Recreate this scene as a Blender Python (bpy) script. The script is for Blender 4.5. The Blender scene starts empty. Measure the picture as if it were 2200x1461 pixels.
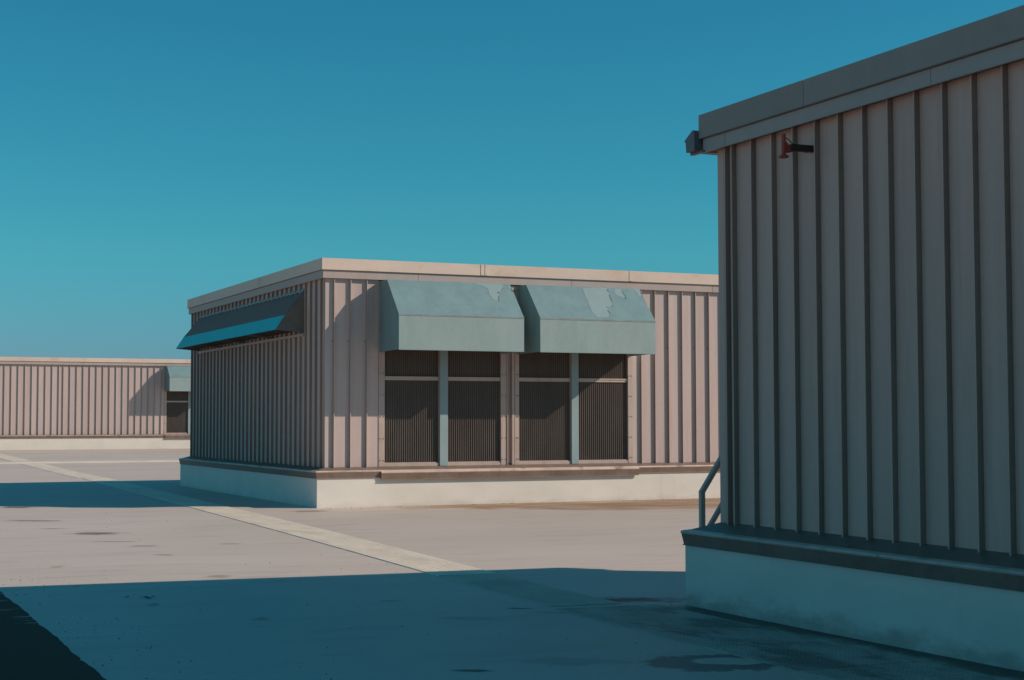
import bpy, math, random
from mathutils import Vector, Matrix
random.seed(7)
S = bpy.context.scene
COL = S.collection

# ------------------------------------------------------------------ camera
cam_d = bpy.data.cameras.new('camera'); cam = bpy.data.objects.new('camera', cam_d); COL.objects.link(cam)
YAW, PITCH, ROLL = math.radians(24.4716), math.radians(2.9466), math.radians(-0.1042)
fw = Vector((math.sin(YAW)*math.cos(PITCH), math.cos(YAW)*math.cos(PITCH), math.sin(PITCH)))
rt = Vector((math.cos(YAW), -math.sin(YAW), 0)); up = rt.cross(fw)
r2 = rt*math.cos(ROLL) + up*math.sin(ROLL); u2 = -rt*math.sin(ROLL) + up*math.cos(ROLL)
mw = Matrix((r2, u2, -fw)).transposed().to_4x4(); mw.translation = (0, 0, 1.7)
cam.matrix_world = mw
cam_d.sensor_fit = 'HORIZONTAL'; cam_d.sensor_width = 36.0; cam_d.lens = 36.0*3375.4/2200.0
cam_d.clip_start = 0.05; cam_d.clip_end = 6000
S.camera = cam

# ------------------------------------------------------------------ sky and sun
LIGHT = Vector((-1.76, 1.0, -1.18)).normalized()          # the way the sunlight travels
elev = math.asin(-LIGHT.z); azim = math.atan2(-LIGHT.x, -LIGHT.y)
W = bpy.data.worlds.new('World'); S.world = W; W.use_nodes = True
nt = W.node_tree; nt.nodes.clear()
out = nt.nodes.new('ShaderNodeOutputWorld'); bg = nt.nodes.new('ShaderNodeBackground')
sky = nt.nodes.new('ShaderNodeTexSky'); sky.sky_type = 'NISHITA'; sky.sun_disc = False
sky.sun_elevation = elev; sky.sun_rotation = azim
sky.altitude = 0; sky.air_density = 1.0; sky.dust_density = 0.3; sky.ozone_density = 2.0
# the photograph's teal cast: red falls off faster than green and blue
sp_ = nt.nodes.new('ShaderNodeSeparateColor'); cb = nt.nodes.new('ShaderNodeCombineColor')
def wmath(op, a, b):
    m = nt.nodes.new('ShaderNodeMath'); m.operation = op
    for i, v in enumerate((a, b)):
        if isinstance(v, (int, float)): m.inputs[i].default_value = v
        else: nt.links.new(v, m.inputs[i])
    return m.outputs[0]
nt.links.new(sky.outputs[0], sp_.inputs[0])
b_ = wmath('MULTIPLY', sp_.outputs[2], 0.86)
g_ = wmath('MINIMUM', wmath('MULTIPLY', sp_.outputs[1], 0.80), wmath('MULTIPLY', b_, 0.80))
r_ = wmath('ADD', wmath('MULTIPLY', wmath('MULTIPLY', sp_.outputs[0], sp_.outputs[0]), 0.036), wmath('MULTIPLY', sp_.outputs[0], 0.08))
nt.links.new(wmath('MINIMUM', r_, g_), cb.inputs[0]); nt.links.new(g_, cb.inputs[1])
nt.links.new(b_, cb.inputs[2])
nt.links.new(cb.outputs[0], bg.inputs[0])
bg.inputs[1].default_value = 0.093
nt.links.new(bg.outputs[0], out.inputs[0])
sun_d = bpy.data.lights.new('sun', 'SUN'); sun = bpy.data.objects.new('sun', sun_d); COL.objects.link(sun)
sun_d.energy = 3.9; sun_d.angle = math.radians(0.5); sun_d.color = (1.0, 0.85, 0.73)
sun.rotation_mode = 'QUATERNION'; sun.rotation_quaternion = (-LIGHT).to_track_quat('Z', 'Y')
sun.location = (20, -10, 30)
vs = S.view_settings; vs.view_transform = 'Standard'; vs.look = 'None'; vs.exposure = 0.0; vs.gamma = 1.0
vs.use_curve_mapping = False
S.render.film_transparent = False

# ------------------------------------------------------------------ materials
class NT:
    def __init__(s, m):
        m.use_nodes = True; s.t = m.node_tree; s.t.nodes.clear()
        s.o = s.t.nodes.new('ShaderNodeOutputMaterial'); s.b = s.t.nodes.new('ShaderNodeBsdfPrincipled')
        s.link(s.b.outputs[0], s.o.inputs[0])
        g = s.t.nodes.new('ShaderNodeNewGeometry'); s.pos = g.outputs['Position']; s.geo = g
    def link(s, a, b): s.t.links.new(a, b)
    def n(s, kind, **kw):
        x = s.t.nodes.new(kind)
        for k, v in kw.items(): setattr(x, k, v)
        return x
    def mapv(s, scale=(1, 1, 1), loc=(0, 0, 0), rotz=0):
        m = s.n('ShaderNodeMapping'); m.inputs['Scale'].default_value = scale; m.inputs['Location'].default_value = loc
        m.inputs['Rotation'].default_value = (0, 0, rotz); s.link(s.pos, m.inputs[0]); return m.outputs[0]
    def noise(s, vec, scale, detail=4, rough=.55):
        x = s.n('ShaderNodeTexNoise'); x.inputs['Scale'].default_value = scale
        x.inputs['Detail'].default_value = detail; x.inputs['Roughness'].default_value = rough
        s.link(vec, x.inputs['Vector']); return x.outputs[0]
    def ramp(s, fac, a, b, lo=0.0, hi=1.0):
        m = s.n('ShaderNodeMapRange'); m.interpolation_type = 'SMOOTHSTEP'
        for i, v in zip((1, 2, 3, 4), (a, b, lo, hi)): m.inputs[i].default_value = v
        s.link(fac, m.inputs[0]); return m.outputs[0]
    def math(s, op, a, b=None):
        m = s.n('ShaderNodeMath', operation=op)
        for i, v in enumerate((a, b)):
            if v is None: continue
            if isinstance(v, (int, float)): m.inputs[i].default_value = v
            else: s.link(v, m.inputs[i])
        return m.outputs[0]
    def mix(s, fac, a, b, mode='MIX'):
        m = s.n('ShaderNodeMix', data_type='RGBA', blend_type=mode)
        if isinstance(fac, (int, float)): m.inputs[0].default_value = fac
        else: s.link(fac, m.inputs[0])
        for i, v in ((6, a), (7, b)):
            if isinstance(v, tuple): m.inputs[i].default_value = (v[0], v[1], v[2], 1)
            else: s.link(v, m.inputs[i])
        return m.outputs[2]
    def bump(s, h, strength, dist=.02):
        b = s.n('ShaderNodeBump'); b.inputs['Strength'].default_value = strength; b.inputs['Distance'].default_value = dist
        s.link(h, b.inputs['Height']); s.link(b.outputs[0], s.b.inputs['Normal'])

def paint(name, col, rough=.5, spec=.4, var=.12, stain=None, stain_amt=.0, scale=(1.2, 1.2, .35), freq=2.5, metal=0.0, perobj=.0, bump=0.0):
    m = bpy.data.materials.new(name); T = NT(m)
    n1 = T.noise(T.mapv(scale), freq, 5)
    n2 = T.noise(T.mapv((1, 1, 1)), 14.0, 4)
    f = T.math('ADD', T.math('MULTIPLY', n1, .7), T.math('MULTIPLY', n2, .3))
    lo = tuple(c*(1-var) for c in col); hi = tuple(min(c*(1+var), .95) for c in col)
    c = T.mix(T.ramp(f, .3, .7), lo, hi)
    if stain:
        c = T.mix(T.math('MULTIPLY', T.ramp(T.noise(T.mapv(scale, (3, 1, 7)), freq*1.7, 6, .65), .5, .72), stain_amt), c, stain)
    if perobj:
        oi = T.n('ShaderNodeObjectInfo')
        c = T.mix(1.0, c, T.ramp(oi.outputs['Random'], 0, 1, 1-perobj, 1+perobj), 'MULTIPLY')
    T.link(c, T.b.inputs['Base Color'])
    T.link(T.ramp(n1, .2, .8, max(rough-.1, .05), min(rough+.12, 1)), T.b.inputs['Roughness'])
    T.b.inputs['Specular IOR Level'].default_value = spec; T.b.inputs['Metallic'].default_value = metal
    if bump: T.bump(f, bump, .01)
    return m

M = {}
M['wall'] = paint('wall_paint', (.53, .418, .378), .55, .22, .06, perobj=.04, scale=(2.2, 2.2, .10), stain=(.41, .295, .235), stain_amt=.38, bump=.10)
M['nwall'] = paint('near_wall_paint', (.72, .435, .35), .55, .22, .06, perobj=.04, scale=(2.2, 2.2, .10), stain=(.50, .33, .26), stain_amt=.4, bump=.10)  # redder than the other walls: warm bounce light is put into the colour
M['seam'] = paint('seam_paint', (.34, .225, .175), .6, .2, .12, scale=(1, 1, .2))
M['core'] = paint('dark_core', (.10, .085, .075), .8, .2)
M['flash'] = paint('brown_flashing', (.215, .148, .115), .5, .35, .18, stain=(.15, .10, .075), stain_amt=.6, scale=(.7, .7, .7), freq=3)
M['rim'] = paint('worn_flashing_rim', (.56, .42, .35), .42, .5, .15, stain=(.20, .12, .09), stain_amt=.9, scale=(.8, .8, .8), freq=2.2)
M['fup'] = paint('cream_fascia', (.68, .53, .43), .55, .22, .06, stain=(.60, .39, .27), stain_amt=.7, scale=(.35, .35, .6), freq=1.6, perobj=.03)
M['fnear'] = paint('darkened_near_fascia', (.36, .30, .26), .6, .2, .06, perobj=.04)  # darker than the cream fascia: corner darkening is put into the colour
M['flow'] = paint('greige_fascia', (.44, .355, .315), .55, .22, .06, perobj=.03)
M['hoodf'] = paint('hood_front_paint', (.295, .375, .36), .65, .2, .07, stain=(.34, .40, .37), stain_amt=.5, bump=.12)
M['hoods'] = paint('hood_top_paint', (.195, .295, .30), .65, .2, .08, stain=(.165, .25, .255), stain_amt=.6, bump=.12)
M['peel'] = paint('bare_primer', (.265, .35, .345), .75, .2, .06)
M['rust'] = paint('rust_line', (.25, .285, .27), .75, .2, .15, stain=(.30, .17, .10), stain_amt=.9, scale=(1, 1, 1), freq=4)
M['peelshade'] = paint('peel_edge_shadow', (.05, .07, .07), .8, .1)  # near-black tone standing in for the shadow along peeled edges
M['jamb'] = paint('louvre_jamb_paint', (.49, .375, .32), .5, .4, .06, stain=(.30, .22, .18), stain_amt=.4)
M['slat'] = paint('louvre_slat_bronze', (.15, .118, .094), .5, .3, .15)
M['back'] = paint('louvre_dark_mesh', (.020, .014, .010), .9, .1, .2)
M['blue'] = paint('grey_blue_mullion', (.275, .37, .375), .55, .3, .06)
M['screw'] = paint('screw_head', (.05, .04, .035), .6, .3)
M['steel'] = paint('galvanised_rail', (.50, .40, .34), .5, .4, .12)
M['red'] = paint('red_enamel', (.50, .06, .035), .45, .5, .2)
M['arm'] = paint('dark_bronze_arm', (.055, .034, .022), .5, .4, .2)
M['wire'] = paint('black_cable', (.02, .02, .02), .6, .3)
M['lsheet'] = paint('dark_weathered_sheet', (.21, .175, .15), .75, .15, .15, freq=5)
M['lband'] = paint('teal_hood_band', (.04, .56, .57), .5, .35, .1, stain=(.08, .42, .42), stain_amt=.6)
M['liner'] = paint('hood_liner_brown', (.075, .055, .043), .8, .15, .2)
M['lside'] = paint('hood_end_paint', (.17, .16, .145), .6, .3, .1)
M['gut'] = paint('gutter_paint', (.16, .15, .15), .5, .4, .1)
M['leaf'] = paint('dry_leaf', (.06, .038, .02), .8, .2, .25, freq=30)
M['joint'] = paint('joint_cover_paint', (.63, .54, .465), .6, .3, .08, scale=(.5, 1, 1))

# curb: white paint with a ragged band of splashed dirt at the foot
def curb_mat():
    m = bpy.data.materials.new('curb_white_paint'); T = NT(m)
    n1 = T.noise(T.mapv((.6, .6, 1.0)), 2.0, 6, .6); n2 = T.noise(T.mapv((1, 1, 1)), 11, 5, .6)
    c = T.mix(T.ramp(n1, .3, .7), (.69, .64, .56), (.75, .695, .61))
    c = T.mix(T.math('MULTIPLY', T.ramp(n2, .55, .75), .22), c, (.62, .55, .47))
    sep = T.n('ShaderNodeSeparateXYZ'); T.link(T.pos, sep.inputs[0])
    n3 = T.noise(T.mapv((1.3, 1.3, 3.0)), 1.6, 6, .65)
    h = T.math('ADD', sep.outputs[2], T.math('MULTIPLY', T.math('SUBTRACT', n3, .5), -.55))
    near = T.ramp(sep.outputs[1], 22, 23, .6, .2)
    c = T.mix(T.math('MULTIPLY', T.ramp(h, .15, -.06), near), c, (.30, .23, .185))
    vs_ = T.noise(T.mapv((3.5, 3.5, .15)), 2.2, 4)
    c = T.mix(T.math('MULTIPLY', T.ramp(vs_, .6, .78), .2), c, (.42, .35, .30))
    T.link(c, T.b.inputs['Base Color']); T.b.inputs['Roughness'].default_value = .62
    T.b.inputs['Specular IOR Level'].default_value = .3
    T.bump(n2, .15, .01)
    return m
M['curb'] = curb_mat()

# roof deck: pale pinkish coating with water streaks and individual stains
STAINS = [  # x, y, half-length, half-width, angle, colour id, strength
    (3.73, 28.1, .62, .17, -.46, 0, .8), (4.21, 24.5, .52, .34, -.46, 4, .85), (3.72, 25.9, .30, .12, -.46, 0, .6),
    (4.16, 22.7, .42, .09, -.46, 0, .6), (4.37, 21.75, .28, .17, -.46, 2, .6), (4.31, 20.2, .15, .15, -.46, 2, .55),
    (4.25, 17.15, .17, .22, -.46, 3, .6), (2.82, 19.0, .09, .2, -.46, 3, .5), (5.54, 21.65, .22, .14, -.46, 2, .45),
    (4.08, 32.7, .50, .42, -.46, 0, .9), (6.08, 13.22, .15, .07, -.46, 0, .8), (7.35, 13.52, .75, .30, -.30, 1, 1.0),
    (6.22, 12.85, .22, .05, -.46, 0, .6), (4.24, 9.95, .17, .075, -.46, 0, .9), (3.66, 13.25, .11, .16, -.46, 2, .5),
    (3.02, 14.6, .08, .18, -.3, 2, .5), (5.32, 12.7, .3, .14, -.46, 2, .3), (5.2, 14.2, .12, .1, -.46, 2, .35),
    (6.45, 11.5, .18, .08, -.46, 0, .5), (2.65, 16.6, .05, .05, -.46, 0, .8), (8.9, 28.75, .5, .35, 0, 0, .55),
    (5.0, 10.1, .5, .25, -.46, 2, .3),
]
STAIN_COL = [(.10, .07, .05), (.055, .045, .036), (.20, .12, .085), (.30, .20, .11), (.16, .13, .10)]
def deck_mat():
    m = bpy.data.materials.new('coated_roof_deck'); T = NT(m)
    big = T.noise(T.mapv((.12, .30, 1)), 1.0, 5, .6)
    st = T.noise(T.mapv((.5, 2.2, 1), rotz=.05), 1.2, 6, .62)
    fine = T.noise(T.mapv((1, 1, 1)), 34, 5, .7)
    c = T.mix(T.ramp(big, .3, .7), (.585, .48, .40), (.655, .54, .46))
    c = T.mix(T.math('MULTIPLY', T.ramp(st, .5, .72), .5), c, (.47, .365, .31))
    c = T.mix(T.math('MULTIPLY', T.ramp(st, .46, .28), .30), c, (.68, .575, .515))
    c = T.mix(T.math('MULTIPLY', T.ramp(fine, .5, .72), .45), c, (.45, .36, .31))
    # silt carried against the foot of the middle building: a ragged brown tide mark along its front
    sep = T.n('ShaderNodeSeparateXYZ'); T.link(T.pos, sep.inputs[0])
    X, Y = sep.outputs[0], sep.outputs[1]
    warp = T.noise(T.mapv((.8, .8, 1), (5, 2, 0)), 1.3, 5, .6); w0 = T.math('SUBTRACT', warp, .5)
    warpf = T.noise(T.mapv((1, 1, 1), (1, 9, 0)), 5.0, 5, .65); wf = T.math('SUBTRACT', warpf, .5)
    d = T.math('ADD', T.math('SUBTRACT', 29.69, Y), T.math('MULTIPLY', w0, 3.2))
    reach = T.ramp(X, 9.2, 17.5, .7, 4.6)
    silt = T.ramp(T.math('DIVIDE', d, reach), 1.15, .55)
    silt = T.math('MULTIPLY', silt, T.ramp(Y, 24, 25.5)); silt = T.math('MULTIPLY', silt, T.ramp(Y, 31, 30))
    silt = T.math('MULTIPLY', silt, T.ramp(X, 9.6, 12.5))
    silt = T.math('MULTIPLY', silt, T.ramp(T.noise(T.mapv((.5, 2.5, 1)), 1.1, 5, .6), .30, .55, .35, .95))
    c = T.mix(silt, c, (.33, .19, .095))
    # wet grime along the foot of the near building
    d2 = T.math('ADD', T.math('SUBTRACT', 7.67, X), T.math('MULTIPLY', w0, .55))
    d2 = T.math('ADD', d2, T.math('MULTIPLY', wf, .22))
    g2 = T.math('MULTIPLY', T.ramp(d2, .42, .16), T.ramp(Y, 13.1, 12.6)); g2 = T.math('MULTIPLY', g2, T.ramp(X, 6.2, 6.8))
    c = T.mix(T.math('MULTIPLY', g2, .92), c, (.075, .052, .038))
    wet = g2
    # far base line of silt
    d3 = T.math('ADD', T.math('SUBTRACT', 83.74, Y), T.math('MULTIPLY', w0, 1.2))
    g3 = T.math('MULTIPLY', T.ramp(d3, 1.0, .2), T.ramp(Y, 80, 81)); c = T.mix(T.math('MULTIPLY', g3, .7), c, (.30, .18, .09))
    for (x, y, a, b, ang, ci, s) in STAINS:
        mp = T.n('ShaderNodeMapping'); mp.vector_type = 'TEXTURE'
        mp.inputs['Location'].default_value = (x, y, 0); mp.inputs['Rotation'].default_value = (0, 0, ang)
        mp.inputs['Scale'].default_value = (a, b, 1e4); T.link(T.pos, mp.inputs[0])
        ln = T.n('ShaderNodeVectorMath', operation='LENGTH'); T.link(mp.outputs[0], ln.inputs[0])
        dd = T.math('ADD', ln.outputs['Value'], T.math('MULTIPLY', wf, 1.9)); dd = T.math('ADD', dd, T.math('MULTIPLY', w0, .8))
        k = T.math('MULTIPLY', T.ramp(dd, 1.05, .35), s)
        c = T.mix(k, c, STAIN_COL[ci])
        if ci == 1: wet = T.math('MAXIMUM', wet, k)
    # the forked damp mark in front of the near walkway: dark, with a dry island inside
    mp = T.n('ShaderNodeMapping'); mp.vector_type = 'TEXTURE'
    mp.inputs['Location'].default_value = (5.98, 9.62, 0); mp.inputs['Rotation'].default_value = (0, 0, -.15); mp.inputs['Scale'].default_value = (.58, .42, 1e4)
    T.link(T.pos, mp.inputs[0]); ln = T.n('ShaderNodeVectorMath', operation='LENGTH'); T.link(mp.outputs[0], ln.inputs[0])
    dd = T.math('ADD', ln.outputs['Value'], T.math('MULTIPLY', wf, 1.1))
    mp2 = T.n('ShaderNodeMapping'); mp2.vector_type = 'TEXTURE'
    mp2.inputs['Location'].default_value = (6.08, 9.66, 0); mp2.inputs['Rotation'].default_value = (0, 0, -.35); mp2.inputs['Scale'].default_value = (.25, .17, 1e4)
    T.link(T.pos, mp2.inputs[0]); l2 = T.n('ShaderNodeVectorMath', operation='LENGTH'); T.link(mp2.outputs[0], l2.inputs[0])
    isl = T.math('ADD', l2.outputs['Value'], T.math('MULTIPLY', wf, .9))
    fork = T.math('MULTIPLY', T.ramp(dd, 1.02, .86), T.ramp(isl, .9, 1.1))
    c = T.mix(T.math('MULTIPLY', fork, .75), c, (.065, .055, .045)); wet = T.math('MAXIMUM', wet, fork)
    T.link(c, T.b.inputs['Base Color'])
    T.link(T.ramp(wet, 0, 1, .62, .55), T.b.inputs['Roughness']); T.b.inputs['Specular IOR Level'].default_value = .35
    T.bump(T.math('ADD', fine, T.math('MULTIPLY', st, 1.5)), .12, .02)
    return m
M['deck'] = deck_mat()

def mat_walk(dirty, mid=False):
    m = bpy.data.materials.new('ribbed_walkway_dirty' if dirty else 'ribbed_walkway_shade_tone' if mid else 'ribbed_walkway_mat'); T = NT(m)
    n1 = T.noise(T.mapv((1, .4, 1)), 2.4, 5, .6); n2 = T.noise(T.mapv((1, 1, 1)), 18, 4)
    a, b = ((.38, .32, .27), (.50, .43, .37)) if dirty else ((.50, .415, .34), (.60, .50, .41)) if mid else ((.84, .70, .55), (.92, .78, .62))  # mid pair: darker copy with the shade put into its colour
    c = T.mix(T.ramp(n1, .3, .7), a, b)
    c = T.mix(T.math('MULTIPLY', T.ramp(n2, .5, .8), .3), c, (.30, .25, .21))
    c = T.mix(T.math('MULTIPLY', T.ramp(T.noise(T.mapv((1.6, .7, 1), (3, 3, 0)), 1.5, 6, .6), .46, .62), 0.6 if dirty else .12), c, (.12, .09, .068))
    T.link(c, T.b.inputs['Base Color']); T.b.inputs['Roughness'].default_value = .65; T.b.inputs['Specular IOR Level'].default_value = .3
    return m
M['walk'] = mat_walk(False); M['walk_shade'] = mat_walk(False, True); M['walkd'] = mat_walk(True)

def mat_asphalt():
    m = bpy.data.materials.new('black_bitumen'); T = NT(m)
    n1 = T.noise(T.mapv((1, 1, 1)), 30, 4, .6); n2 = T.noise(T.mapv((.9, 3.4, 1)), 1.5, 6, .7); n3 = T.noise(T.mapv((1, 1, 1)), 3.0, 4)
    c = T.mix(n1, (.085, .040, .024), (.11, .055, .034))
    sep = T.n('ShaderNodeSeparateXYZ'); T.link(T.pos, sep.inputs[0])
    edge = T.ramp(sep.outputs[0], 1.35, 1.86); fl = T.math('ADD', n2, T.math('MULTIPLY', edge, .10))
    fl = T.math('ADD', fl, T.math('MULTIPLY', T.ramp(sep.outputs[1], 13.5, 16.5), .05))
    c = T.mix(T.math('MULTIPLY', T.ramp(fl, .70, .74), .8), c, (.40, .31, .275))
    T.link(c, T.b.inputs['Base Color']); T.b.inputs['Roughness'].default_value = .85; T.b.inputs['Specular IOR Level'].default_value = .2
    T.bump(n1, .4, .01)
    return m
M['asph'] = mat_asphalt()

# ------------------------------------------------------------------ mesh helpers
class MB:
    def __init__(s): s.v = []; s.f = []
    def poly(s, pts):
        i = len(s.v); s.v += [tuple(p) for p in pts]; s.f.append(tuple(range(i, i+len(pts)))); return s
    def box(s, x0, x1, y0, y1, z0, z1):
        i = len(s.v)
        s.v += [(x0, y0, z0), (x1, y0, z0), (x1, y1, z0), (x0, y1, z0), (x0, y0, z1), (x1, y0, z1), (x1, y1, z1), (x0, y1, z1)]
        s.f += [tuple(i+k for k in q) for q in ((3, 2, 1, 0), (4, 5, 6, 7), (0, 1, 5, 4), (1, 2, 6, 5), (2, 3, 7, 6), (3, 0, 4, 7))]; return s
    def prism(s, ring_a, ring_b, caps=True):
        i = len(s.v); n = len(ring_a); s.v += [tuple(p) for p in ring_a] + [tuple(p) for p in ring_b]
        for k in range(n):
            j = (k+1) % n; s.f.append((i+k, i+j, i+n+j, i+n+k))
        if caps: s.f.append(tuple(i+k for k in reversed(range(n)))); s.f.append(tuple(i+n+k for k in range(n)))
        return s
    def bar(s, a, b, w, h=None, upv=(0, 0, 1)):
        a, b = Vector(a), Vector(b); d = (b-a).normalized(); u = Vector(upv)
        if abs(d.dot(u)) > .98: u = Vector((0, 1, 0))
        r = d.cross(u).normalized(); u = r.cross(d); h = h or w
        q = [r*(-w/2)+u*(-h/2), r*(w/2)+u*(-h/2), r*(w/2)+u*(h/2), r*(-w/2)+u*(h/2)]
        return s.prism([a+p for p in q], [b+p for p in q])
    def tube(s, pts, rad, n=8):
        rings = []
        for k, p in enumerate(pts):
            p = Vector(p); d = (Vector(pts[min(k+1, len(pts)-1)]) - Vector(pts[max(k-1, 0)])).normalized()
            u = Vector((0, 0, 1)) if abs(d.z) < .95 else Vector((0, 1, 0)); r = d.cross(u).normalized(); u = r.cross(d)
            R = rad[k] if isinstance(rad, (list, tuple)) else rad
            rings.append([p + (r*math.cos(t*2*math.pi/n) + u*math.sin(t*2*math.pi/n))*R for t in range(n)])
        for a, b in zip(rings, rings[1:]): s.prism(a, b, caps=False)
        s.poly(rings[0]); s.poly(rings[-1]); return s
    def mesh(s, name, mat, smooth=False):
        me = bpy.data.meshes.new(name); me.from_pydata(s.v, [], s.f); me.materials.append(M[mat])
        import bmesh
        bm = bmesh.new(); bm.from_mesh(me); bmesh.ops.recalc_face_normals(bm, faces=bm.faces); bm.to_mesh(me); bm.free()
        if smooth:
            for p in me.polygons: p.use_smooth = True
        return me

BASE = {}      # buildings: their parts are written in world coordinates, their Empty stands at the base corner
def put(name, me, parent=None, loc=(0, 0, 0), rotz=0.0, kind=None, label=None, cat=None, group=None):
    o = bpy.data.objects.new(name, me); COL.objects.link(o)
    o.location = Vector(loc) - BASE.get(parent.name if parent else None, Vector()); o.rotation_euler = (0, 0, rotz)
    if parent is not None: o.parent = parent
    if kind: o['kind'] = kind
    if label: o['label'] = label
    if cat: o['category'] = cat
    if group: o['group'] = group
    return o
def build(name, mb, mat, parent=None, loc=(0, 0, 0), rotz=0.0, smooth=False, **kw):
    return put(name, mb.mesh(name, mat, smooth), parent, loc, rotz, **kw)
def thing(name, label, cat, loc, group=None): return put(name, None, None, loc, 0, label=label, cat=cat, group=group)
def site(label, loc):
    r = thing('rooftop_building', label, 'building', loc, 'ribbed metal rooftop buildings'); BASE[r.name] = Vector(loc); return r

# ------------------------------------------------------------------ ground
def sm(t): t = max(0.0, min(1.0, t)); return t*t*(3-2*t)
def zg(x, y):
    z = .254*sm((y-45)/35)
    k = 7.5*math.tanh((x-4.3)/7.5)
    return z - .0125*k*math.exp(-((y-14)/6.5)**2)
xs = [-3000, -600, -120, -40, -20] + [-12 + .75*i for i in range(57)] + [40, 70, 150, 600, 3000]
ys = [-3000, -600, -120, -30] + [-8 + .75*i for i in range(84)] + [60, 66, 72, 80, 90, 110, 160, 400, 1200, 3000]
mb = MB(); mb.v = [(x, y, zg(x, y)) for y in ys for x in xs]; nx = len(xs)
mb.f = [(j*nx+i, j*nx+i+1, (j+1)*nx+i+1, (j+1)*nx+i) for j in range(len(ys)-1) for i in range(nx-1)]
build('roof_deck', mb, 'deck', smooth=True, kind='structure')

# black bitumen lane at the lower left, ragged coating edge
mb = MB(); rows = []
for i in range(420):
    y = -14 + i*.09
    j = random.Random(i*7+1)
    e = 1.862 + .006*math.sin(y*3.1) + .004*math.sin(y*11+1) + j.uniform(-.004, .004)
    if j.random() < .05: e += j.uniform(-.018, .012)
    rows.append((y, e))
for y, e in rows:
    for t in (0, .25, .5, .75, 1): x = -2.6 + (e+2.6)*t; mb.v.append((x, y, zg(x, y)+.006))
for i in range(len(rows)-1):
    for k in range(4): a = i*5+k; mb.f.append((a, a+1, a+6, a+5))
build('bitumen_lane', mb, 'asph', kind='structure')

# ribbed walkway: separate grooved mats laid end to end
walk = put('walkway', None, None, (0, 0, 0), kind='structure')
def ribbed(xl, xr, y0, y1, nr, mat, skew=0.0):
    m = MB(); w = (xr-xl)/nr; th = .009; rows = max(2, int((y1-y0)/.6)+1); cs = []
    for i in range(nr):
        a = xl + i*w
        cs += [(a, -.002), (a+w*.17, -.002), (a+w*.19, th), (a+w*.985, th), (a+w, -.002)]
    cs = [(xl-.006, -.02)] + cs + [(xr+.006, -.02)]; n = len(cs)
    for r in range(rows):
        y = y0 + (y1-y0)*r/(rows-1)
        for (x, h) in cs: m.v.append((x+skew*(y-y0), y, zg(x, y)+h))
    for r in range(rows-1):
        for k in range(n-1): q = r*n+k; m.f.append((q, q+1, q+n+1, q+n))
    for r in (0, rows-1):
        m.f.append(tuple(r*n+k for k in range(n)))
    return m
SK = .0402
yb = [13.19, 16.37, 20.12, 24.06, 28.0, 32.0, 36.0, 40.0, 44.2, 48.4]
for a, b in zip(yb, yb[1:]):
    xa = 6.53 + SK*(a-16.4)
    build('walkway_mat', ribbed(xa, xa+.735, a+.012, b-.012, 11, 'walk', SK), 'walk_shade' if a < 14 else 'walk', walk)  # the mat inside the cast shadow gets the shade-toned copy
for a, b in ((48.4, 52.6), (52.6, 57.2), (57.2, 61.7), (62.7, 67), (67, 71), (71, 75)):
    build('walkway_mat', ribbed(7.72, 8.50, a+.012, b-.012, 13, 'walk'), 'walk', walk)
yb = [1.2, 5.1, 9.05, 13.02]
for a, b in zip(yb, yb[1:]):
    xa = 6.34 + .0226*(a-13.0)
    build('walkway_mat', ribbed(xa, xa+1.08, a+.012, b-.012, 18, 'walkd', .0226), 'walkd', walk)

# low painted cover over the roof's movement joint, far back
mb = MB(); prof = [(-.42, -.02), (-.32, .05), (-.22, .07), (.22, .07), (.32, .05), (.42, -.02)]
X = [-14 + 1.5*i for i in range(40)]
rings = [[(x, 62.2+o, zg(x, 62.2)+h) for o, h in prof] for x in X]
for a, b in zip(rings, rings[1:]): mb.prism(a, b, caps=False)
build('joint_cover', mb, 'joint', label='low pale painted joint cover running across the roof in front of the distant building', cat='roof joint')

# ------------------------------------------------------------------ building kit
S_W, S_D = .018, .053           # standing seam: width, how far it stands out
_cache = {}
def panel_mesh(w, z0, z1, groove=True, mat='wall'):
    k = (round(w, 4), round(z0, 4), round(z1, 4), groove, mat)
    if k in _cache: return _cache[k]
    th = .03
    if groove:
        p = w - S_W
        prof = [(.0012, 0), (p-.006, 0), (p-.001, -.006), (p, -S_D+.003), (p+.003, -S_D), (w-.003, -S_D), (w-.0012, -S_D+.003), (w-.0012, th), (.0012, th)]
    else:
        prof = [(.0012, 0), (w-.0012, 0), (w-.0012, th), (.0012, th)]
    m = MB().prism([(x, y, z0) for x, y in prof], [(x, y, z1) for x, y in prof])
    me = m.mesh('wall_panel', mat)
    if groove:                                   # the seam's two side faces are browner than pan and tip
        me.materials.append(M['seam'])
        for i in (2, 6): me.polygons[i].material_index = 1
    _cache[k] = me; return me
def run(parent, pos, rotz, spans, z0, z1, mat='wall'):
    """spans: list of (start, width, groove?) along the wall's own x axis."""
    for s, w, g in spans:
        ca, sa = math.cos(rotz), math.sin(rotz)
        put('wall_panel', panel_mesh(w, z0, z1, g, mat), parent, (pos[0]+ca*s, pos[1]+sa*s, 0), rotz)
def regular(s, end, pitch):
    o = []
    while s + pitch <= end + 1e-6: o.append((s, pitch, True)); s += pitch
    if end - s > .03: o.append((s, end-s, False))
    return o

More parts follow.
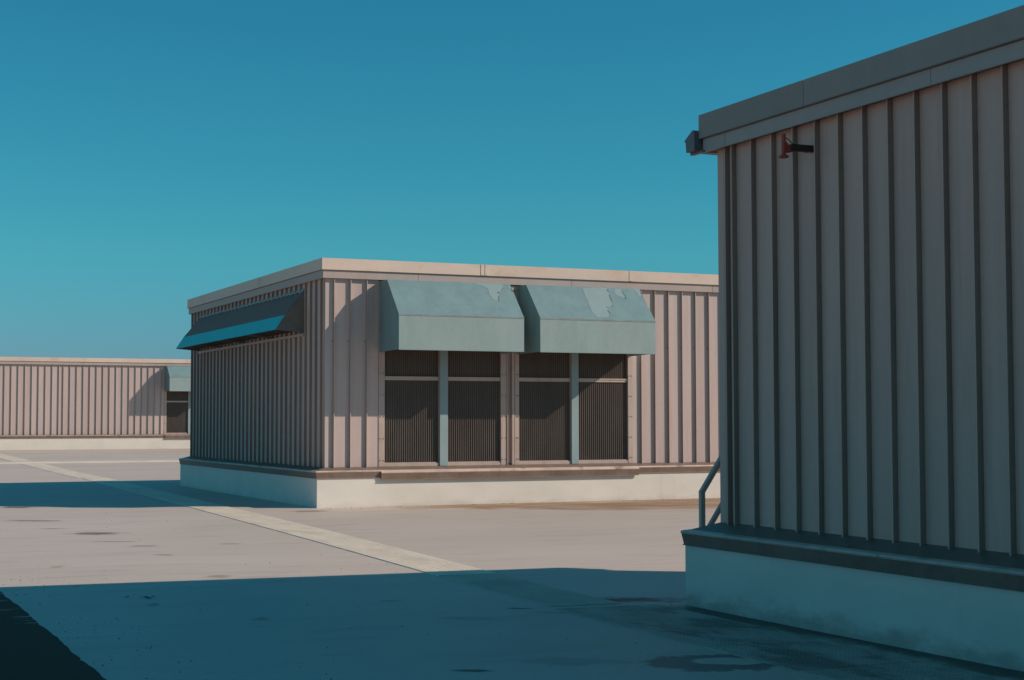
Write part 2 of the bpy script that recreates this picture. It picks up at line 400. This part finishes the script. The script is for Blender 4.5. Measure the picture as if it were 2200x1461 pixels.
SIDES = {'left': 0, 'front': 1, 'right': 2, 'rear': 3}
def corners(r, o, z):      # rect (x0,y0,x1,y1) grown by o (scalar or per side)
    if not isinstance(o, (tuple, list)): o = (o,)*4
    return {'left': ((r[0]-o[0], r[3]+o[3], z), (r[0]-o[0], r[1]-o[1], z)), 'front': ((r[0]-o[0], r[1]-o[1], z), (r[2]+o[2], r[1]-o[1], z)),
            'right': ((r[2]+o[2], r[1]-o[1], z), (r[2]+o[2], r[3]+o[3], z)), 'rear': ((r[2]+o[2], r[3]+o[3], z), (r[0]-o[0], r[3]+o[3], z))}
def sweep_side(rect, prof, side, sc):
    """prof: closed list of (outward, z); outward scaled per side by sc."""
    A, B = [], []
    for o, z in prof:
        c = corners(rect, tuple(o*k for k in sc), z)[side]; A.append(c[0]); B.append(c[1])
    return MB().prism(A, B, caps=True)

def shell(root, rect, zb, z1, z2, z3, z4, z5, z6, co, ko, sc=(1, 1, 1, 1), sides=('left', 'front'), joints_up={}, joints_low={}, fmat='fup'):
    x0, y0, x1, y1 = rect
    # solid body behind the panels and the roof slab
    build('core', MB().box(x0+.06, x1, y0+.06, y1-.002, zb-.2, z6-.12), 'core', root)
    build('roof_slab', MB().box(x0-.04, x1+.04, y0-.04, y1+.04, z6-.11, z6-.03), 'core', root)
    c = tuple(co*k for k in sc)
    build('curb', MB().box(x0-c[0], x1+c[2], y0-c[1], y1+c[3], zb-.25, z1+.02), 'curb', root)
    prof = [(-.02, z3+.012), (co*.86, z2+.012), (co+.030, z2), (co+.034, z2-.012), (co+.012, z1), (co+.024, z1-.012), (co-.004, z1-.012), (co-.004, z1+.03), (-.02, z1+.03)]
    rim = [(co*.86+.004, z2+.0135), (co+.030, z2+.004), (co+.0385, z2-.012), (co+.033, z2-.024), (co+.028, z2-.006), (co*.86+.004, z2+.006)]
    for sd in SIDES:
        f = build('curb_flashing', sweep_side(rect, prof, sd, sc), 'flash', root)
        if sd in sides: build('flashing_rim', sweep_side(rect, rim, sd, sc), 'rim', f)
    # fascia: two stacked bands cut into lengths
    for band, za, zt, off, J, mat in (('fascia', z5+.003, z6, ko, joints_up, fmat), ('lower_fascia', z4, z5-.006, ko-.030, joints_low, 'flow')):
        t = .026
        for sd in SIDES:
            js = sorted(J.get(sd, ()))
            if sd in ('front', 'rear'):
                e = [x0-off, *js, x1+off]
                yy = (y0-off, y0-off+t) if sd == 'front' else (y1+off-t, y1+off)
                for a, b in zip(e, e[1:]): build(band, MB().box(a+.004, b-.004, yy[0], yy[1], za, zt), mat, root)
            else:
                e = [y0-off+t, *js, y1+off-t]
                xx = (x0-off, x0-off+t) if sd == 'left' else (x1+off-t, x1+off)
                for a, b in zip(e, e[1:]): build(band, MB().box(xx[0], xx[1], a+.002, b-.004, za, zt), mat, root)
    # soffit closing the gap behind the lower band, and a thin drip edge between the bands
    so = ko-.030-.026
    for sd in sides:
        build('soffit', sweep_side(rect, [(-.03, z4+.02), (so+.004, z4+.02), (so+.004, z4+.05), (-.03, z4+.05)], sd, (1, 1, 1, 1)), 'flash', root)
        build('drip_edge', sweep_side(rect, [(so, z5-.005), (ko-.004, z5-.005), (ko-.004, z5+.002), (so, z5+.002)], sd, (1, 1, 1, 1)), 'flash', root)

def hood(root, x, y, w, top, brk, bot, p=1.10, pf=.42, peel=()):
    """sheet-metal intake hood on a front wall; x,y = left wall corner."""
    t = .012
    def P(xx, o, z): return (xx, -o, z)
    front = MB().prism([P(0, p, brk), P(0, p-t, brk), P(0, p-t, bot), P(0, p, bot)], [P(w, p, brk), P(w, p-t, brk), P(w, p-t, bot), P(w, p, bot)])
    h = build('hood', front, 'hoodf', root, (x, y, 0))
    build('hood_slope', MB().prism([P(0, pf, top), P(0, pf, top-t), P(0, p-t-.001, brk-.004), P(0, p, brk+.001)], [P(w, pf, top), P(w, pf, top-t), P(w, p-t-.001, brk-.004), P(w, p, brk+.001)]), 'hoods', h)
    build('hood_top', MB().box(0, w, -pf+.001, .0, top-t, top), 'hoods', h)
    for xa, xb in ((-.001, t), (w-t, w+.001)):
        prof = [(0, top-.001), (pf, top-.001), (p-.002, brk), (p-.002, bot+.001), (0, bot-.012)]
        build('hood_side', MB().prism([P(xa, o, z) for o, z in prof], [P(xb, o, z) for o, z in prof]), 'hoodf' if xa > 1 else 'hoods', h)
    build('hood_seam', MB().prism([P(-.002, p+.004, brk+.006), P(-.002, p+.006, brk-.022), P(-.002, p-.004, brk-.022), P(-.002, p-.006, brk+.006)], [P(w+.002, p+.004, brk+.006), P(w+.002, p+.006, brk-.022), P(w+.002, p-.004, brk-.022), P(w+.002, p-.006, brk+.006)]), 'rust', h)
    build('hood_hem', MB().box(-.002, w+.002, -p-.004, -p+.02, bot-.012, bot+.006), 'peel', h)
    nrm = Vector((0, -(top-brk), p-pf)).normalized()
    for pts in peel:
        jr = random.Random(int(pts[0][0]*991)); fine = []
        for (a0, s0_), (a1, s1_) in zip(pts, pts[1:]+pts[:1]):
            for k in range(4):
                t_ = k/4; jj = 0 if k == 0 else .014
                fine.append((a0+(a1-a0)*t_+jr.uniform(-jj, jj), s0_+(s1_-s0_)*t_+jr.uniform(-jj, jj)))
        pts = [(min(max(a_, .01), w-.01), min(max(s_, .01), .98)) for a_, s_ in fine]
        q = [Vector((a, -(pf+(p-pf)*s), top+(brk-top)*s)) for a, s in pts]
        build('peeled_patch', MB().prism([v+nrm*.001 for v in q], [v+nrm*.0035 for v in q]), 'peel', h)
        cr = MB()  # dark ribbons draw the shadow of the peeled paint's edge
        n = len(q); ctr = sum(q, Vector())/n; rr = random.Random(int(pts[0][0]*1000))
        for i in range(n):
            a, b = q[i], q[(i+1) % n]
            if (a.z+b.z)/2 > top-.03: continue
            if rr.random() < .55 or b.x < ctr.x: continue
            cr.bar(a+nrm*.004+(a-ctr)*.01, b+nrm*.004+(b-ctr)*.01, rr.uniform(.005, .012), .005, upv=nrm)
        if cr.v: build('peel_edge_shadow', cr, 'peelshade', h, kind='stuff')
    return h

def louvre(root, x, y, w, z0, zt, zr):
    """one louvre: dark mesh behind thin upright blades, a rail across, a sill rail below."""
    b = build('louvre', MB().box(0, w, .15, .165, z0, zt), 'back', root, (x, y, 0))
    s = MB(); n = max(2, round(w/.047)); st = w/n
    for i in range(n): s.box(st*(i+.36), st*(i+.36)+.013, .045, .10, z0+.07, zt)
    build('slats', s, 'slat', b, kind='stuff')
    build('cross_rail', MB().box(0, w, .012, .11, zr+.026, zr+.056).box(0, w, .022, .11, zr-.022, zr+.025), 'jamb', b)
    build('sill_rail', MB().box(.002, w-.002, -.004, .12, z0+.002, z0+.056).box(.002, w-.002, .012, .12, z0+.057, z0+.078), 'jamb', b)
    build('head_rail', MB().box(0, w, .02, .12, zt-.10, zt), 'jamb', b)
    return b

def bay(root, X, y, z0, zt, zr, n=4):
    """louvre bay. X: wall x positions of its ten edges."""
    lv = [(X[2*i+1], X[2*i+2]) for i in range(n)]
    for a, b in lv: louvre(root, a, y, b-a, z0, zt, zr)
    bolts = MB()
    def jamb(a, b, proud=.012, mat='jamb', nm='jamb'):
        build(nm, MB().box(a+.002, b-.002, y-proud, y+.12, z0+.002, zt), mat, root)
    def bolt_col(xx, pr=.012):
        z = z0+.12
        while z < zt-.1:
            bolts.box(xx-.008, xx+.008, y-pr-.008, y-pr-.0005, z-.008, z+.008); z += .44
    jamb(X[0], X[1]); bolt_col(X[0]+.03); bolt_col(X[1]-.03)
    jamb(X[2]+.012, X[3]-.012, .03, 'blue', 'mullion'); jamb(X[2], X[2]+.012, .012); jamb(X[3]-.012, X[3], .012)
    if n > 2:
        jamb(X[4], X[4]+.135); bolt_col(X[4]+.03); bolt_col(X[4]+.105)
        jamb(X[4]+.135, X[4]+.155, .03)
        build('jamb_channel', MB().box(X[4]+.157, X[4]+.245, y+.045, y+.12, z0+.03, zt), 'jamb', root)
        jamb(X[4]+.247, X[4]+.30, .03); jamb(X[4]+.312, X[5]-.09, .02)
        jamb(X[5]-.09, X[5]); bolt_col(X[5]-.065); bolt_col(X[5]-.025)
        jamb(X[6]+.012, X[7]-.012, .03, 'blue', 'mullion'); jamb(X[6], X[6]+.012, .012); jamb(X[7]-.012, X[7], .012)
        jamb(X[8], X[9]); bolt_col(X[8]+.03); bolt_col(X[9]-.03)
    build('bolts', bolts, 'screw', root, kind='stuff')

def screws(root, xs_, ys_, rotz, z, axis):
    m = MB()
    for a in xs_:
        if axis == 'x': m.box(a-.009, a+.009, ys_-.009, ys_-.0005, z-.009, z+.009)
    build('screws', m, 'screw', root, kind='stuff')

# ------------------------------------------------------------------ middle building
mx, my, ml = 9.5338, 29.9133, 11.5964
rm = (mx, my, 24.0, my+ml)
mid = site('beige ribbed metal building with two blue-grey hoods above dark louvres, standing mid-roof', (mx, my, 0))
shell(mid, rm, 0.0, .5873, .7153, .7814, 4.5464, 4.7077, 4.9401, .2244, .105,
      joints_up={'front': (12.93, 16.41, 19.9), 'left': (31.6, 35.84, 39.2)}, joints_low={'front': (11.483, 14.982, 18.475), 'left': (33.4, 37.0)})
zA, zB = .772, 4.60
fr = [(0, .185, True), (.186, .343, True), (.529, .343, True), (.872, .252, False)]
run(mid, (mx, my), 0, fr, zA, zB)
run(mid, (mx, my), 0, [(16.479-mx, .211, True)] + regular(16.69-mx, 20.9-mx, .3435), zA, zB)
run(mid, (mx, my+ml), -math.pi/2, [(0, .16, True)] + regular(.16, ml-.06, .352) , zA, zB)
screws(mid, [9.68, 10.02, 10.366] + [16.65+.3435*i for i in range(12)], my, 0, 3.30, 'x')
XB = [10.659, 10.788, 11.968, 12.164, 13.355, 13.772, 14.98, 15.169, 16.364, 16.478]
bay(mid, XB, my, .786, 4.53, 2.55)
# dropped sill flashing below the bay
prof = [(.0, .782), (.245, .705), (.292, .690), (.300, .676), (.282, .545), (.296, .533), (.268, .533), (.262, .66), (.0, .74)]
f = build('sill_flashing', MB().prism([(10.622, my-o, z) for o, z in prof], [(16.468, my-o, z) for o, z in prof]), 'flash', mid)
rp = [(.247, .7085), (.293, .6945), (.3045, .676), (.299, .662), (.294, .684), (.247, .701)]
build('flashing_rim', MB().prism([(10.620, my-o, z) for o, z in rp], [(16.470, my-o, z) for o, z in rp]), 'rim', f)
# joint cover plates on the fascia
build('joint_plate', MB().box(12.86, 12.93, my-.113, my-.1055, 4.715, 4.938).box(12.955, 13.02, my-.113, my-.1055, 4.715, 4.938), 'fup', mid)
build('joint_plate', MB().box(16.36, 16.46, my-.112, my-.1055, 4.715, 4.938), 'fup', mid)
PA = [(1.86, .028), (2.014, .07), (2.134, .165), (2.126, .315), (2.155, .463), (2.207, .535), (2.282, .532), (2.328, .381), (2.321, .281), (2.385, .253), (2.492, .147), (2.512, .02), (2.187, .01)]
PB = [(2.617, .014), (2.670, .036), (2.680, .239), (2.66, .189), (2.606, .142)]
PC = [(1.303, .035), (1.583, .01), (1.874, .01), (1.883, .139), (1.85, .47), (1.801, .602), (1.652, .599), (1.666, .834), (1.567, .934), (1.322, .927), (1.261, .754), (1.278, .495), (1.272, .299)]
PD = [(2.069, .014), (2.216, .01), (2.229, .338), (2.176, .308), (2.052, .23), (2.025, .132)]
PE = [(2.523, .01), (2.678, .01), (2.679, .202), (2.587, .272), (2.56, .14)]
hood(mid, 10.686, my, 2.697, 4.525, 3.79, 3.105, peel=(PA, PB))
hood(mid, 13.748, my, 2.685, 4.525, 3.79, 3.105, peel=(PC, PD, PE))
# long shaded hood on the left face
hy0, hy1 = 31.29, 40.55
wt, bk, bt = (0, 4.40), (.43, 3.885), (.635, 3.580)          # outward, z
def LX(o): return mx - o
t = .014
lh = build('side_hood', MB().prism([(LX(o), hy0, z) for o, z in ((0, 4.40), (.43, 3.885), (.42, 3.875), (0, 4.378))], [(LX(o), hy1, z) for o, z in ((0, 4.40), (.43, 3.885), (.42, 3.875), (0, 4.378))]), 'lsheet', mid)
build('hood_band', MB().prism([(LX(o), hy0, z) for o, z in ((.431, 3.884), (.635, 3.580), (.620, 3.578), (.419, 3.876))], [(LX(o), hy1, z) for o, z in ((.431, 3.884), (.635, 3.580), (.620, 3.578), (.419, 3.876))]), 'lband', lh)
for yy in (hy0, hy1):
    k = 1 if yy == hy0 else -1
    a = [(0, 4.375), (.415, 3.874), (.40, 3.86), (0.0, 3.545)]
    build('hood_end', MB().prism([(LX(o), yy, z) for o, z in ((0, 4.385), (.424, 3.878), (.0, 3.53))], [(LX(o), yy+k*.012, z) for o, z in ((0, 4.385), (.424, 3.878), (.0, 3.53))]), 'lsheet', lh)
    build('hood_end', MB().prism([(LX(o), yy-k*.006, z) for o, z in ((.426, 3.878), (.628, 3.577), (.0, 3.528))], [(LX(o), yy+k*.010, z) for o, z in ((.426, 3.878), (.628, 3.577), (.0, 3.528))]), 'lside', lh)
build('hood_liner', MB().box(LX(.60), LX(.004), hy0+.02, hy1-.02, 3.585, 3.60), 'liner', lh)
build('ledger_rail', MB().box(LX(.05), LX(.001), hy0+.01, hy1-.01, 3.46, 3.515), 'jamb', lh)
for yy in (33.6, 35.9, 38.2): build('strut', MB().bar((LX(.02), yy, 3.53), (LX(.61), yy, 3.59), .05, .04), 'slat', lh)
# scalloped closure strip between hood top and the ribbed wall
sc_ = MB(); yy = hy0; ptsT, ptsB = [], []
while yy <= hy1+1e-6:
    ph = ((yy-hy0)/.352) % 1.0
    d = .035 + .030*abs(math.sin(math.pi*ph))
    ptsT.append((LX(.012), yy, 4.445)); ptsB.append((LX(.012+d*.64), yy, 4.415-d*.77)); yy += .352/8
for i in range(len(ptsT)-1):
    sc_.prism([ptsT[i], ptsT[i+1], ptsB[i+1], ptsB[i]], [(p[0]-.004, p[1], p[2]+.003) for p in (ptsT[i], ptsT[i+1], ptsB[i+1], ptsB[i])])
build('closure_strip', sc_, 'hoodf', lh)

# ------------------------------------------------------------------ distant building
fy = 84.0404; rf = (5.0, fy, 24.0, fy+12)
far = site('low distant ribbed building behind the roof joint at the left, partly hidden', (5.0, fy, .254))
shell(far, rf, .254, .8524, .985, 1.0183, 4.6612, 4.814, 5.0284, .30, .13, sides=('front',), joints_up={'front': (7.6, 12.0, 15.9, 18.96)}, joints_low={'front': (8.2, 13.6, 17.4)})
fa, fb = 1.01, 4.72
fx0 = 5.0
g1 = [9.638 + .3385*k + .044 for k in range(-13, 9)]          # right edges of the grooves
sp = [(fx0-5.0, g1[0]-fx0, True)] + [(a-5.0, b-a, True) for a, b in zip(g1, g1[1:])]
sp += [(g1[-1]-5.0, 12.571+.044-g1[-1], True)]
s0 = 12.615; k = 0
while s0 + .338 < 17.72: sp.append((s0-5.0, .338, True)); s0 += .338
sp.append((s0-5.0, 17.85-s0, False))
run(far, (5.0, fy), 0, sp, fa, fb)
XF = [17.852, 17.98, 19.128, 19.32, 20.51]
bay(far, XF, fy, 1.02, 4.65, 2.75, n=2)
run(far, (5.0, fy), 0, regular(20.512-5.0, 24.0-5.0, .343), fa, fb)
prof2 = [(.0, 1.02), (.345, .955), (.378, .945), (.36, .80), (.372, .79), (.345, .79), (.34, .9), (.0, .97)]
build('sill_flashing', MB().prism([(17.84, fy-o, z) for o, z in prof2], [(20.6, fy-o, z) for o, z in prof2]), 'flash', far)
hood(far, 17.90, fy, 2.69, 4.64, 4.047, 3.31)

# ------------------------------------------------------------------ near building (right)
rx, ry = 7.9637, 12.7276; yn = -7.0
rr_ = (rx, yn, 15.0, ry)
near = site('tall shaded ribbed metal building filling the right edge, nearest to the viewer', (rx, ry, -.04))
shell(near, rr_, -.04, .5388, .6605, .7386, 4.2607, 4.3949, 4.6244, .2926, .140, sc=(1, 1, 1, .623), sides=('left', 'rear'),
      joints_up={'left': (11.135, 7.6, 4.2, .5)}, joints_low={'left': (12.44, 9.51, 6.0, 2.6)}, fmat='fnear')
ra, rb = .728, 4.32
L = ry - 3.2
run(near, (rx, ry), -math.pi/2, [(0, .19, True), (.191, .115, True)] + regular(.306, L, .330), ra, rb, 'nwall')
build('plain_wall', MB().box(rx+.002, rx+.055, yn, 3.16, ra, rb), 'nwall', near)
run(near, (rx+1.2, ry), math.pi, [(0, 1.198, False)], ra, rb, 'nwall')
build('corner_trim', MB().box(rx-.008, rx+.09, ry-.098, ry+.010, ra+.002, rb-.004), 'nwall', near)
# gutter along the rear eave, its end cap showing past the corner
gp = [(12.875, 4.285), (12.875, 4.47), (12.905, 4.485), (13.055, 4.405), (13.055, 4.392), (13.035, 4.385), (13.025, 4.285)]
gt = build('gutter', MB().prism([(7.79, y, z) for y, z in gp], [(14.9, y, z) for y, z in gp]), 'gut', near)
build('gutter_cap', MB().prism([(7.782, y, z) for y, z in gp], [(7.789, y, z) for y, z in gp]), 'gut', gt)
build('gutter_hanger', MB().box(7.83, 7.87, 12.80, 13.03, 4.262, 4.283), 'flash', gt)

# ------------------------------------------------------------------ red bracket on the near building
br = thing('wall_bracket', 'red metal bracket on a dark arm below the eave of the near building', 'bracket', (rx, 11.2, 4.05))
build('upright', MB().tube([(-.305, 0, -.075), (-.305, 0, .105)], .020, 10), 'red', br, smooth=False)
build('flange', MB().tube([(-.305, 0, -.105), (-.305, 0, -.098), (-.305, 0, -.088), (-.305, 0, -.075)], [.030, .046, .046, .022], 14), 'red', br)
g = [(-.292, -.062), (-.292, .045), (-.255, .008), (-.20, .004), (-.20, -.045)]
build('gusset', MB().prism([(x, -.012, z) for x, z in g], [(x, .012, z) for x, z in g]), 'red', br)
build('arm', MB().box(-.235, -.001, -.026, .026, -.034, .020), 'arm', br)
build('cable', MB().tube([(-.288, 0, .075), (-.26, 0, .062), (-.235, 0, .045), (-.21, 0, .022), (-.2, 0, .015)], .004, 6), 'wire', br)
build('clip', MB().box(-.09, -.06, -.014, .014, -.042, -.0305), 'red', br)

# ------------------------------------------------------------------ stair behind the near building
st = thing('metal_stair', 'steep metal stair with a square-tube handrail behind the near building', 'stair', (8.37, 13.75, 0))
def bar(nm, a, b, w, h=None, mat='steel'): return build(nm, MB().bar(a, b, w, h), mat, st)
bar('post', (0, 0, -.02), (0, 0, .98), .048)
bar('handrail', (-.008, 0, .965), (1.30, 0, 2.86), .052, .045)
bar('mid_rail', (.01, 0, .515), (1.30, 0, 2.38), .046, .04)
bar('post', (1.32, 0, 1.4), (1.32, 0, 2.90), .048)
bar('stringer', (.02, .0, .02), (1.3, .0, 1.86), .03, .16)
bar('stringer', (.02, -.62, .02), (1.3, -.62, 1.86), .03, .16)
for i in range(7): build('tread', MB().box(.10+.165*i, .30+.165*i, -.60, -.02, .20+.24*i, .23+.24*i), 'steel', st)

# ------------------------------------------------------------------ dead leaves on the shaded deck
def leaf(loc, s, rz, label):
    m = MB(); n = 9; L_, R_, C_ = [], [], []
    for i in range(n):
        u = i/(n-1); w = .32*math.sin(math.pi*min(1, u*1.05))**.7*(1-.35*u)+.01
        cur = .22*(u-.45)**2*2.2
        C_.append((u-.5, 0, .03+cur)); L_.append((u-.5, w*.9, .05+cur*.8+.04*math.sin(u*9))); R_.append((u-.5, -w, .04+cur*.8+.03*math.sin(u*7+1)))
    for i in range(n-1):
        for A in (L_, R_):
            q = [C_[i], C_[i+1], A[i+1], A[i]]
            m.prism([(a*s, b*s, c*s) for a, b, c in q], [(a*s, b*s, c*s+.0015) for a, b, c in q])
    root = thing('dry_leaf', label, 'leaf', loc)
    root.rotation_euler = (0, 0, rz)
    build('blade', m, 'leaf', root)
    build('stalk', MB().tube([(-.5*s, 0, .10*s), (-.68*s, .03*s, .12*s), (-.8*s, .08*s, .06*s)], .006*s+.001, 5), 'leaf', root)
leaf((3.10, 15.18, zg(3.1, 15.18)+.004), .115, -.35, 'larger curled dry leaf lying on the shaded deck at lower left')
leaf((2.915, 15.31, zg(2.9, 15.3)+.004), .05, .6, 'tiny dry leaf just left of the larger one')

# ------------------------------------------------------------------ small matter
rg = random.Random(3)
M['grit'] = paint('grit', (.16, .12, .09), .9, .1, .4, freq=40)
m = MB()
for i in range(420):
    if i < 150: x, y = rg.uniform(2.0, 7.4), rg.uniform(8.5, 30)
    elif i < 260: x, y = 7.66 - abs(rg.gauss(0, .10)), rg.uniform(4, 13)
    elif i < 340: x, y = rg.uniform(1.9, 2.6), rg.uniform(9.5, 18)
    else: x, y = rg.uniform(9.4, 18.5), 29.68 - abs(rg.gauss(0, .25))
    r = rg.uniform(.004, .011)*(1.5 if i >= 340 else 1); z = zg(x, y); a = rg.uniform(0, 3)
    p = [(x+r*rg.uniform(.7, 1.5)*math.cos(a+k*2.1), y+r*rg.uniform(.7, 1.5)*math.sin(a+k*2.1), z-.001) for k in range(3)]
    t_ = (x, y, z+r*rg.uniform(.5, 1.1)); m.poly(p); 
    for k in range(3): m.poly((p[k], p[(k+1) % 3], t_))
build('grit', m, 'grit', kind='stuff', label='loose grit and specks scattered over the roof deck', cat='grit')
